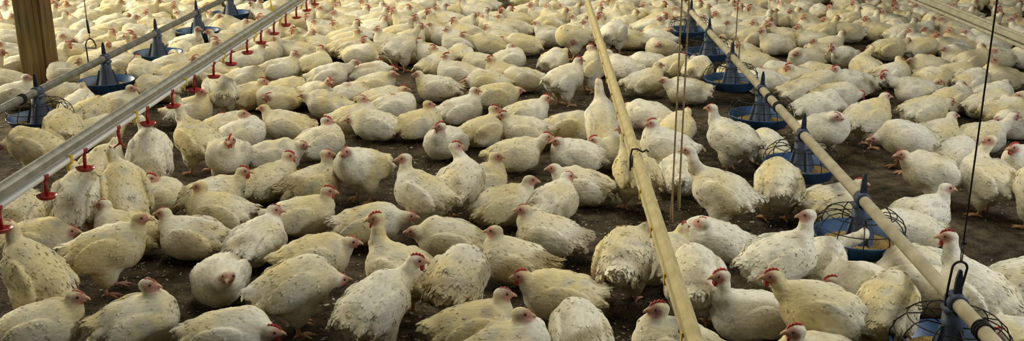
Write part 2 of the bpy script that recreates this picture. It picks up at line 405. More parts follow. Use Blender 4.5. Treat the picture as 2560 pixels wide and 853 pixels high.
# hook of the left line
yl = at(234, 160, PIPE_Z)[1]
r = root('pipe_hook', (LX, yl, PIPE_Z), 'small black wire stirrup hook on the grey pipe right of the post', 'hook')
link('stirrup', MB().tube([(-0.03, 0, 0.0), (-0.032, 0, 0.10), (-0.035, 0, 0.11), (-0.035, 0, 0.13), (-0.02, 0, 0.165), (0.0, 0, 0.175), (0.02, 0, 0.165), (0.035, 0, 0.13), (0.035, 0, 0.11), (-0.035, 0, 0.11)], 0.0045, 7).mesh('stirrup', M['wire']), r)
link('rod', MB().tube([(0, 0, 0.21), (-0.006, 0, 0.30)], 0.008, 8).tube([(0, 0, 0.175), (0, 0, 0.215)], 0.002, 5).mesh('hook_rod', M['wire']), r)
hang('suspension_cable', LX - 0.006, yl, PIPE_Z + 0.30, 'thin grey cable above the stirrup hook right of the post', 'cable', M['galv'], 0.003)
ym = at(1822, 148, PIPE_Z)[1]
r = root('pipe_hook', (RX, ym, PIPE_Z), 'small brown wire hook on the cream pipe beyond the fifth pan', 'hook')
link('stirrup', MB().tube([(-0.03, 0, 0.0), (-0.03, 0, 0.11), (0, 0, 0.15), (0.03, 0, 0.11), (0.03, 0, 0.0)], 0.004, 6).mesh('stirrup_small', M['rope']), r)
hang('suspension_cable', RX, ym, PIPE_Z + 0.15, 'thin brown cable down to the cream pipe, beyond the hanging cords', 'cable', M['rope'], 0.0035)

# pair of long cords hanging in front of the right line
pc = at(1683, 540, 0.16)
def cord(dx, z0, label):
    m = MB().tube([(0.002, 0, 0), (0, 0, 0.06), (0, 0, 0.14), (0.0, 0, 1.4), (0.0, 0, 3.0)], [0.007, 0.0075, 0.004, 0.0036, 0.0036], 8)
    o = link('hanging_cord', m.mesh('hanging_cord', M['rope']), None, (pc[0] + dx, pc[1], z0))
    tag(o, label, 'cord', 'two long cords hanging by the cream rail')
cord(-0.008, 0.13, 'left one of two long brown cords hanging beside the cream rail')
cord(0.022, 0.20, 'right one of two long brown cords hanging beside the cream rail')

# ------------------------------------------------------------------ nipple drinker lines
RAIL_Z, WP_Z, CUP_Z = 0.545, 0.490, 0.405
DL = float(np.mean([at(0, 475, RAIL_Z)[0], at(735, 0, RAIL_Z)[0], at(380, 230, RAIL_Z)[0]]))
DM = float(np.mean([at(1700, 735, RAIL_Z)[0], at(1565, 310, RAIL_Z)[0], at(1640, 530, RAIL_Z)[0]]))
DR = float(np.mean([at(2440, 48, RAIL_Z)[0], at(2545, 88, RAIL_Z)[0]]))
m = MB().tube([(0, 0, 0), (0, 0, -0.075)], [0.0085, 0.007], 10)
m.box((0, 0, 0.006), (0.012, 0.012, 0.008))
CUP_STEM = m.mesh('cup_stem', M['red'])
CUP_DISC = MB().lathe([(0.002, -0.088), (0.028, -0.086), (0.040, -0.074), (0.042, -0.070), (0.039, -0.072), (0.028, -0.080), (0.002, -0.081)], 24).mesh('cup_disc', M['red'])
SADDLE_ME = MB().box((0, 0, 0), (0.0185, 0.009, 0.0185)).mesh('nipple_saddle', M['yellow'], False)
NIP_ME = MB().tube([(0, 0, -0.02), (0, 0, -0.05)], [0.008, 0.005], 8).mesh('nipple', M['yellow'])

CUP_BROKEN = MB().tube([(0, 0, -0.07), (-0.020, 0.004, -0.082), (-0.034, 0, -0.092), (-0.040, 0, -0.104)], [0.006, 0.0045, 0.0045, 0.006], 8).tube([(0, 0, -0.07), (0.016, 0, -0.086), (0.026, 0, -0.088)], [0.006, 0.005, 0.003], 8).mesh('broken_cup', M['red'])
def drinker(x, ya, yb, railmat, label, cups, saddles, w=0.036, capmat=None, discs=True, broken=None):
    r = root('drinker_line', (x, ya, 0), label, 'drinker line')
    L = yb - ya; hw = w / 2
    prof = [(-hw, RAIL_Z - 0.024), (hw, RAIL_Z - 0.024), (hw + 0.003, RAIL_Z + 0.004), (hw - 0.006, RAIL_Z + 0.010), (0.006, RAIL_Z + 0.012), (0.004, RAIL_Z + 0.022), (-0.004, RAIL_Z + 0.022), (-0.006, RAIL_Z + 0.012), (-hw + 0.006, RAIL_Z + 0.010), (-hw - 0.003, RAIL_Z + 0.004)]
    k = len(prof)
    nseg = 3
    vs = [(px, L * i / nseg, pz) for i in range(nseg + 1) for px, pz in prof]
    fs = [(i * k + q, i * k + (q + 1) % k, (i + 1) * k + (q + 1) % k, (i + 1) * k + q) for i in range(nseg) for q in range(k)] + [tuple(range(k)), tuple(nseg * k + q for q in range(k - 1, -1, -1))]
    link('rail', MB().add(vs, fs).mesh('rail', railmat, False), r)
    link('water_pipe', MB().tube([(0, L * i / 6, WP_Z) for i in range(7)], 0.0165, 14).mesh('water_pipe', capmat or M['white']), r)
    for yc in cups:
        s = link('drip_cup', CUP_STEM, r, (0.012, yc - ya, CUP_Z + 0.080))
        s.rotation_euler = (random.Random(int(yc * 977)).uniform(-.08, .08), random.Random(int(yc * 577)).uniform(-.08, .08), 0)
        if discs: link('broken_prong' if yc == broken else 'disc', CUP_BROKEN if yc == broken else CUP_DISC, s)
    for yc in saddles:
        s = link('nipple_saddle', SADDLE_ME, r, (0, yc - ya, WP_Z)); link('nipple', NIP_ME, s)
    return r
cup_px = [(0, 575), (105, 500), (205, 430), (290, 368), (357, 315), (422, 270), (478, 230), (527, 190), (570, 158), (608, 128), (645, 103), (679, 80), (710, 60), (738, 44), (763, 30), (786, 14), (808, 0)]
cy = [at(px, py, CUP_Z)[1] for px, py in cup_px]
# even spacing fitted through the cups seen
idx = np.arange(len(cy)); pf = np.polyfit(idx, cy, 1)
cups = [float(pf[1] + pf[0] * k) for k in range(-1, len(cy) + 9)]
drinker(DL, cups[0] - 0.4, cups[-1] + 0.5, M['alu'], 'grey metal drinker rail with white pipe and red cups across the left', cups, [c + 0.24 for c in cups[::2]], 0.040, broken=cups[4])
mc = [float(at(1712, 835, CUP_Z)[1]) + 0.40 * k for k in range(-1, 20)]
drinker(DM, mc[0] - 0.3, at(1480, 36, RAIL_Z)[1] + 0.9, M['creamrail'], 'cream drinker rail slanting down through the middle of the flock', mc[:12], [c + 0.2 for c in mc[:12]], 0.034, M['creamrail'], False)
drinker(DR, 5.0, 17.0, M['dimrail'], 'dusty grey beige drinker rail crossing the top right corner', [], [], 0.060, M['dimrail'])
# clip with black wire on the middle rail, yellow clip on the left rail
yb_ = at(1612, 392, RAIL_Z)[1]
r = root('rail_bracket', (DM, yb_, RAIL_Z), 'black wire bracket gripping the middle of the cream rail', 'bracket')
link('hook_wire', MB().tube([(-0.026, 0.0, -0.06), (-0.026, 0.01, 0.0), (-0.020, 0.01, 0.028), (0.0, 0.008, 0.030), (0.022, 0.0, 0.020), (0.036, -0.006, 0.030), (0.045, 0.01, 0.018)], 0.004, 7).mesh('bracket_wire', M['wire']), r)
link('strap', MB().tube([(-0.024, -0.05, -0.03), (-0.024, -0.045, 0.0), (-0.024, -0.02, 0.01), (-0.024, 0.0, 0.0)], 0.004, 6).mesh('bracket_strap', M['wire']), r)
yc_ = at(690, 35, RAIL_Z)[1]
r = root('rail_clip', (DL - 0.01, yc_, RAIL_Z), 'yellow plastic clip hanging the grey drinker rail near the top', 'clip')
link('strap', MB().tube([(0.012, 0, -0.06), (0.008, 0, 0.0), (0.0, 0, 0.05), (-0.004, 0, 0.10)], [0.010, 0.011, 0.008, 0.006], 8).mesh('clip_strap', M['yellow']), r)
hang('suspension_cable', DL - 0.014, yc_, RAIL_Z + 0.10, 'thin grey cable above the yellow clip of the drinker rail', 'cable', M['galv'], 0.0035)

# ------------------------------------------------------------------ chickens: one continuous skin per bird, grown from a smooth distance field
CORN = np.array([(i, j, k) for i in (0, 1) for j in (0, 1) for k in (0, 1)])
EDGES = [(a, b) for a in range(8) for b in range(a + 1, 8) if np.abs(CORN[a] - CORN[b]).sum() == 1]

def surface_nets(F, org, h):
    nx, ny, nz = F.shape
    ins = F < 0
    cnt = np.zeros((nx - 1, ny - 1, nz - 1), np.int8)
    for i, j, k in CORN:
        cnt += ins[i:nx - 1 + i, j:ny - 1 + j, k:nz - 1 + k]
    mask = (cnt > 0) & (cnt < 8)
    I, J, K = np.nonzero(mask)
    n = len(I)
    vals = np.stack([F[I + c[0], J + c[1], K + c[2]] for c in CORN], 1)
    acc = np.zeros((n, 3)); num = np.zeros(n)
    for a, b in EDGES:
        va, vb = vals[:, a], vals[:, b]
        x = (va < 0) != (vb < 0)
        t = np.where(x, va / np.where(x, va - vb, 1), 0)
        acc += np.where(x[:, None], CORN[a] + (CORN[b] - CORN[a]) * t[:, None], 0); num += x
    V = (np.stack([I, J, K], 1) + acc / num[:, None]) * h + org
    g = np.zeros((n, 3))
    for c, q in zip(CORN, range(8)):
        g += vals[:, q][:, None] * (c * 2 - 1)
    N = g / (np.linalg.norm(g, axis=1)[:, None] + 1e-9)
    idx = -np.ones(mask.shape, np.int64); idx[I, J, K] = np.arange(n)
    quads = []
    for ax in range(3):
        sl0 = [slice(None)] * 3; sl1 = [slice(None)] * 3
        sl0[ax] = slice(0, -1); sl1[ax] = slice(1, None)
        A, B = ins[tuple(sl0)], ins[tuple(sl1)]
        ch = A != B
        E = np.argwhere(ch); s = A[ch]
        o1, o2 = [d for d in range(3) if d != ax]
        ok = (E[:, o1] > 0) & (E[:, o2] > 0) & (E[:, o1] < F.shape[o1] - 1) & (E[:, o2] < F.shape[o2] - 1)
        E, s = E[ok], s[ok]
        def cell(d1, d2):
            e = E.copy(); e[:, o1] -= d1; e[:, o2] -= d2
            return idx[e[:, 0], e[:, 1], e[:, 2]]
        q = np.stack([cell(1, 1), cell(0, 1), cell(0, 0), cell(1, 0)], 1)
        flip = s if ax != 1 else ~s
        q[~flip] = q[~flip][:, ::-1]
        quads.append(q)
    Q = np.concatenate(quads)
    return V, N, Q[(Q >= 0).all(1)]

def smin(a, b, k):
    h = np.maximum(k - np.abs(a - b), 0) / k
    return np.minimum(a, b) - h * h * k * 0.25

def ell(P, c, r, Rm=None):
    q = P - np.asarray(c, np.float32)
    if Rm is not None: q = q @ Rm.astype(np.float32)
    q /= np.asarray(r, np.float32)
    k0 = np.sqrt((q * q).sum(-1)) + 1e-6
    q /= np.asarray(r, np.float32)
    k1 = np.sqrt((q * q).sum(-1)) + 1e-6
    return k0 * (k0 - 1) / k1

def cone(P, a, b, ra, rb):
    a = np.asarray(a, np.float32); d = np.asarray(b, np.float32) - a
    q = P - a
    t = np.clip((q @ d) / max(float(d @ d), 1e-9), 0, 1)
    w = q - t[..., None] * d
    return np.sqrt((w * w).sum(-1)) - (ra + (rb - ra) * t)

def roty(a):   # nose up for positive a
    c, s = math.cos(a), math.sin(a); return np.array([[c, 0, -s], [0, 1, 0], [s, 0, c]])
def rotz(a):
    c, s = math.cos(a), math.sin(a); return np.array([[c, -s, 0], [s, c, 0], [0, 0, 1]])

POSE = {'s': (0.104, R(8)), 't': (0.205, R(13)), 'd': (0.235, R(34)), 'b': (0.190, R(-8)), 'x': (0.100, R(2))}
HEAD_K = 1.16
BODY_K = 0.93        # size of these young birds against the model below

def make_bird(pose, head, gaze, seed, vox, nfeath, flags):
    g = np.random.default_rng(seed)
    bz, pit = POSE[pose]
    pit += g.uniform(-.05, .05)
    Rp = roty(pit)
    c0 = np.array([0, 0, bz])
    def T(p): return c0 + Rp @ np.asarray(p, float)
    fat = g.uniform(1.04, 1.14)
    head = np.asarray(head, float)
    nb = T((0.085, 0, 0.030))                       # base of the neck
    sh = T((0.060, 0, 0.010))
    mid = nb * 0.55 + head * 0.45 + np.array([0.020, 0, -0.012])
    mid2 = nb * 0.22 + head * 0.78 + np.array([0.004, 0, -0.008])
    lo = np.array([min(-0.27, head[0] - .07), min(-0.15, head[1] - .06), -0.012])
    hi = np.array([max(0.19, head[0] + .07), max(0.15, head[1] + .06), max(bz + 0.15, head[2] + .055)])
    dims = np.ceil((hi - lo) / vox).astype(int) + 1
    ax = [lo[i] + np.arange(dims[i], dtype=np.float32) * vox for i in range(3)]
    P = np.stack(np.meshgrid(*ax, indexing='ij'), -1).astype(np.float32)
    F = ell(P, c0, np.array([0.138, 0.104 * fat, 0.100]), Rp)
    F = smin(F, ell(P, T((0.066, 0, -0.006)), np.array([0.088, 0.094 * fat, 0.089]), Rp), 0.04)
    F = smin(F, ell(P, T((-0.088, 0, 0.006)), np.array([0.082, 0.086 * fat, 0.076]), Rp), 0.04)
    tw = g.uniform(-.25, .25)
    F = smin(F, ell(P, T((-0.150, 0.015 * tw, 0.036)), np.array([0.052, 0.046, 0.025]), Rp @ roty(R(-26 + g.uniform(-8, 8)))), 0.03)
    for s in (-1, 1):                                # folded wings stand a little proud
        Rw = Rp @ rotz(s * R(-5 + g.uniform(-3, 3))) @ roty(R(9 + g.uniform(-4, 4)))
        F = smin(F, ell(P, T((-0.020, s * 0.088 * fat, 0.012 + g.uniform(-.01, .008))), np.array([0.110, 0.026, 0.064]), Rw), 0.008)
        F = smin(F, ell(P, T((-0.110, s * 0.062 * fat, 0.018)), np.array([0.070, 0.022, 0.026]), Rw), 0.010)
        if pose in 'tdb':
            F = smin(F, ell(P, T((-0.025, s * 0.058, -0.078)), np.array([0.056, 0.044, 0.070])), 0.03)
            F = smin(F, cone(P, T((-0.02, s * 0.056, -0.10)), (-0.012, s * 0.056, bz - 0.150), 0.030, 0.013), 0.02)
    F = smin(F, cone(P, sh, nb, 0.068, 0.058), 0.04)
    F = smin(F, cone(P, nb, mid, 0.055, 0.034), 0.032)
    F = smin(F, cone(P, mid, mid2, 0.034, 0.0245), 0.022)
    hk = HEAD_K
    Rh = rotz(gaze)
    F = smin(F, cone(P, mid2, head - Rh @ np.array([0.010, 0, 0.004]), 0.026, 0.020 * hk), 0.02)
    F = smin(F, ell(P, head, np.array([0.031, 0.0195, 0.0215]) * hk, Rh), 0.012)
    F = smin(F, cone(P, head, head + Rh @ np.array([0.026, 0, -0.005]) * hk, 0.017 * hk, 0.010 * hk), 0.010)
    if pose in 'sx':
        F = np.maximum(F, 0.004 - P[..., 2])
    V, N, Q = surface_nets(F, lo, vox)
    # soft lumps of plumage
    hd = np.linalg.norm(V - head, axis=1)
    away = np.clip((hd - 0.05) / 0.05, 0, 1)
    w1, w2 = waves(12, 60, 130, seed + 1), waves(14, 150, 300, seed + 2)
    amp = (w1(V) * 0.0030 + w2(V) * 0.0010) * away
    V = V + N * amp[:, None]
    if pose in 'sx': V[:, 2] = np.maximum(V[:, 2], 0.004)
    # plumage colours: cream to white patches, stains, bare skin and the pink face
    tone = waves(8, 12, 35, seed + 3)(V)
    white = np.array([0.80, 0.76, 0.63]); cream = np.array([0.72, 0.615, 0.345]); dirt = np.array([0.36, 0.29, 0.165]); grey = np.array([0.54, 0.51, 0.42])
    yb = (g.uniform(-0.7, 0.7) if 'y' not in flags else 1.0) - (1.2 if 'w' in flags else 0)
    mc_ = np.clip(0.50 + 0.42 * tone + 0.35 * yb, 0, 1)[:, None]
    C = white * (1 - mc_) + cream * mc_
    loc = (V - c0) @ Rp
    gsp = np.clip(waves(10, 40, 95, seed + 4)(V) * 0.8 - 0.38 + (0.5 if 'g' in flags else 0), 0, 0.75)[:, None] * (loc[:, 2] > -0.03)[:, None]
    C = C * (1 - gsp) + grey * gsp
    rear = np.clip((-0.03 - loc[:, 0]) / 0.14, 0, 1) + 0.6 * np.clip((-loc[:, 2] - 0.02) / 0.06, 0, 1)
    st = np.clip(waves(9, 18, 55, seed + 5)(V) * 0.6 + rear * 0.60 - 0.58 + (0.7 if 'k' in flags else 0) * np.clip(rear, 0, 1), 0, 0.85)[:, None]
    C = C * (1 - st) + dirt * st
    sp = np.clip((waves(10, 150, 320, seed + 6)(V) - 1.55) * 2, 0, 0.6)[:, None]
    C = C * (1 - sp) + dirt * sp * 0.7 + C * 0
    if 'r' in flags:
        q = np.exp(-(((loc - np.array([-0.13, 0.05, -0.01])) / np.array([0.035, 0.05, 0.035])) ** 2).sum(1)) + np.exp(-(((loc - np.array([-0.12, -0.055, -0.02])) / np.array([0.03, 0.03, 0.045])) ** 2).sum(1))
        q = np.clip(q * 1.3, 0, 0.85)[:, None]
        C = C * (1 - q) + np.array([0.42, 0.16, 0.12]) * q
    hp = (V - head) @ Rh / hk
    fm = np.clip(1.55 - np.sqrt((((hp - np.array([0.016, 0, -0.004])) / np.array([0.023, 0.03, 0.017])) ** 2).sum(1)), 0, 1)
    fm = np.clip(fm * 1.7, 0, 0.85)[:, None] * (hd < 0.06)[:, None]
    C = C * (1 - fm) + np.array([0.45, 0.195, 0.15]) * fm
    # ragged feather tips laid over the back, wings, rump and tail
    allV, allC, allN, faces = [V], [C], [N], [Q]
    if nfeath:
        ok = (hd > 0.085) & (V[:, 2] > 0.03) & ~((loc[:, 2] < -0.055) & (N[:, 2] < -0.2))
        cand = np.nonzero(ok)[0]
        wgt = 0.6 + 1.5 * np.clip(-loc[cand, 0] / 0.15, 0, 1) + 0.5 * (np.abs(loc[cand, 1]) > 0.07)
        pk = g.choice(cand, min(nfeath, len(cand)), replace=False, p=wgt / wgt.sum())
        p, nn = V[pk], N[pk]
        back = Rp @ np.array([-1.0, 0, -0.30])
        rag = 'k' in flags or 'r' in flags
        d = back + g.normal(size=(len(pk), 3)) * (0.28 if rag else 0.14)
        d -= nn * (d * nn).sum(1)[:, None]; d /= np.linalg.norm(d, axis=1)[:, None] + 1e-9
        sd = np.cross(nn, d)
        tail = np.clip(-(loc[pk, 0] + 0.10) / 0.10, 0, 1)
        L = (g.uniform(0.011, 0.022, len(pk)) * (1 + (1.5 if rag else 0.7) * tail))[:, None]
        W = L * g.uniform(0.24, 0.36, len(pk))[:, None]
        lift = (g.uniform(0.0003, 0.0016, len(pk)) * (2.2 if rag else 1) + 0.003 * tail * g.random(len(pk)))[:, None]
        n0 = p - nn * 0.0012
        a1, a2 = n0 + sd * W * 0.5, n0 - sd * W * 0.5
        b1, b2 = n0 + d * L * 0.55 + sd * W + nn * lift, n0 + d * L * 0.55 - sd * W + nn * lift
        tp = n0 + d * L + nn * lift * 1.5
        FV = np.stack([a1, a2, b2, tp, b1], 1).reshape(-1, 3)
        if pose in 'sx': FV[:, 2] = np.maximum(FV[:, 2], 0.005)
        sh_ = (1 + g.normal(size=len(pk)) * 0.08)[:, None]
        FC = np.repeat(np.clip(C[pk] * sh_, 0, 0.86), 5, 0)
        bn = nn + sd * 0.0
        FN = np.stack([bn, bn, bn - d * .12 - sd * .2, bn + d * .25, bn - d * .12 + sd * .2], 1).reshape(-1, 3)
        FN /= np.linalg.norm(FN, axis=1)[:, None]
        o = len(V) + np.arange(len(pk))[:, None] * 5
        allV.append(FV); allC.append(FC); allN.append(FN)
        faces += [np.concatenate([o, o + 1, o + 2, o + 4], 1)]
        tri = np.concatenate([o + 4, o + 2, o + 3], 1)
    VV, CC, NN = np.concatenate(allV), np.concatenate(allC), np.concatenate(allN)
    quads = np.concatenate(faces)
    me = bpy.data.meshes.new('chicken_body')
    nq = len(quads); nt = len(tri) if nfeath else 0
    me.vertices.add(len(VV)); me.vertices.foreach_set('co', VV.astype(np.float32).ravel())
    loops = quads.ravel() if not nt else np.concatenate([quads.ravel(), tri.ravel()])
    me.loops.add(len(loops)); me.loops.foreach_set('vertex_index', loops.astype(np.int32))
    me.polygons.add(nq + nt)
    starts = np.concatenate([np.arange(nq) * 4, nq * 4 + np.arange(nt) * 3])
    me.polygons.foreach_set('loop_start', starts.astype(np.int32))
    at_ = me.color_attributes.new('Col', 'FLOAT_COLOR', 'POINT')
    at_.data.foreach_set('color', np.concatenate([CC, np.ones((len(CC), 1))], 1).astype(np.float32).ravel())
    me.materials.append(M['feather'])
    me.update(calc_edges=True); me.validate()
    me.shade_smooth()
    if len(me.vertices) == len(NN):
        me.normals_split_custom_set_from_vertices(NN.tolist())
    return me

# shared small parts, in the frame of the head (+X along the beak)
hk = HEAD_K
m = MB().prism([(-0.013, 0.012), (0.027, 0.002), (0.030, 0.009), (0.026, 0.016), (0.022, 0.021), (0.018, 0.020), (0.014, 0.027), (0.008, 0.024), (0.002, 0.030), (-0.004, 0.025), (-0.010, 0.029), (-0.013, 0.023), (-0.018, 0.022)], 0.007)
COMB_ME = m.mesh('comb', M['comb'], False)
m = MB().prism([(-0.010, 0.012), (0.026, 0.004), (0.027, 0.011), (0.020, 0.019), (0.014, 0.020), (0.008, 0.025), (0.001, 0.023), (-0.006, 0.025), (-0.012, 0.020)], 0.006)
SMALLCOMB_ME = m.mesh('small_comb', M['palecomb'], False)
m = MB()
for s in (-1, 1): m.sphere((0.020, s * 0.007, -0.024), 0.010, 8, 6, (0.85, 0.45, 1.15))
WATTLE_ME = m.mesh('wattles', M['comb'])
m = MB()
for s in (-1, 1): m.sphere((0.018, s * 0.007, -0.018), 0.007, 8, 6, (0.9, 0.45, 1.0))
SMALLWATTLE_ME = m.mesh('small_wattles', M['palecomb'])
m = MB().tube([(0.024, 0, -0.003), (0.034, 0, -0.004), (0.043, 0, -0.008), (0.048, 0, -0.013)], [0.009, 0.0075, 0.0045, 0.0012], 8)
BEAK_ME = m.mesh('beak', M['beak'])
EYE_ME = MB().sphere((0, 0, 0), 0.0046, 8, 6).mesh('eye', M['eye'])
def leg_mesh(mat, seed, name):
    g = random.Random(seed); m = MB()
    m.tube([(-0.012, 0, 0.105), (-0.014, 0, 0.062), (-0.006, 0, 0.022), (0.0, 0, 0.010)], [0.0105, 0.0085, 0.0085, 0.0095], 8)
    for a, l in ((-0.5, 0.050), (0.02, 0.062), (0.55, 0.050), (math.pi + .15, 0.026)):
        a += g.uniform(-.08, .08)
        m.tube([(0, 0, 0.012), (l * .45 * math.cos(a), l * .45 * math.sin(a), 0.013), (l * .85 * math.cos(a), l * .85 * math.sin(a), 0.008), (l * 1.12 * math.cos(a), l * 1.12 * math.sin(a), 0.003)], [0.0075, 0.006, 0.0048, 0.001], 7)
    return m.mesh(name, mat)
LEGS = [leg_mesh(M['leg'], 1, 'orange_leg'), leg_mesh(M['pinkleg'], 2, 'pink_leg')]

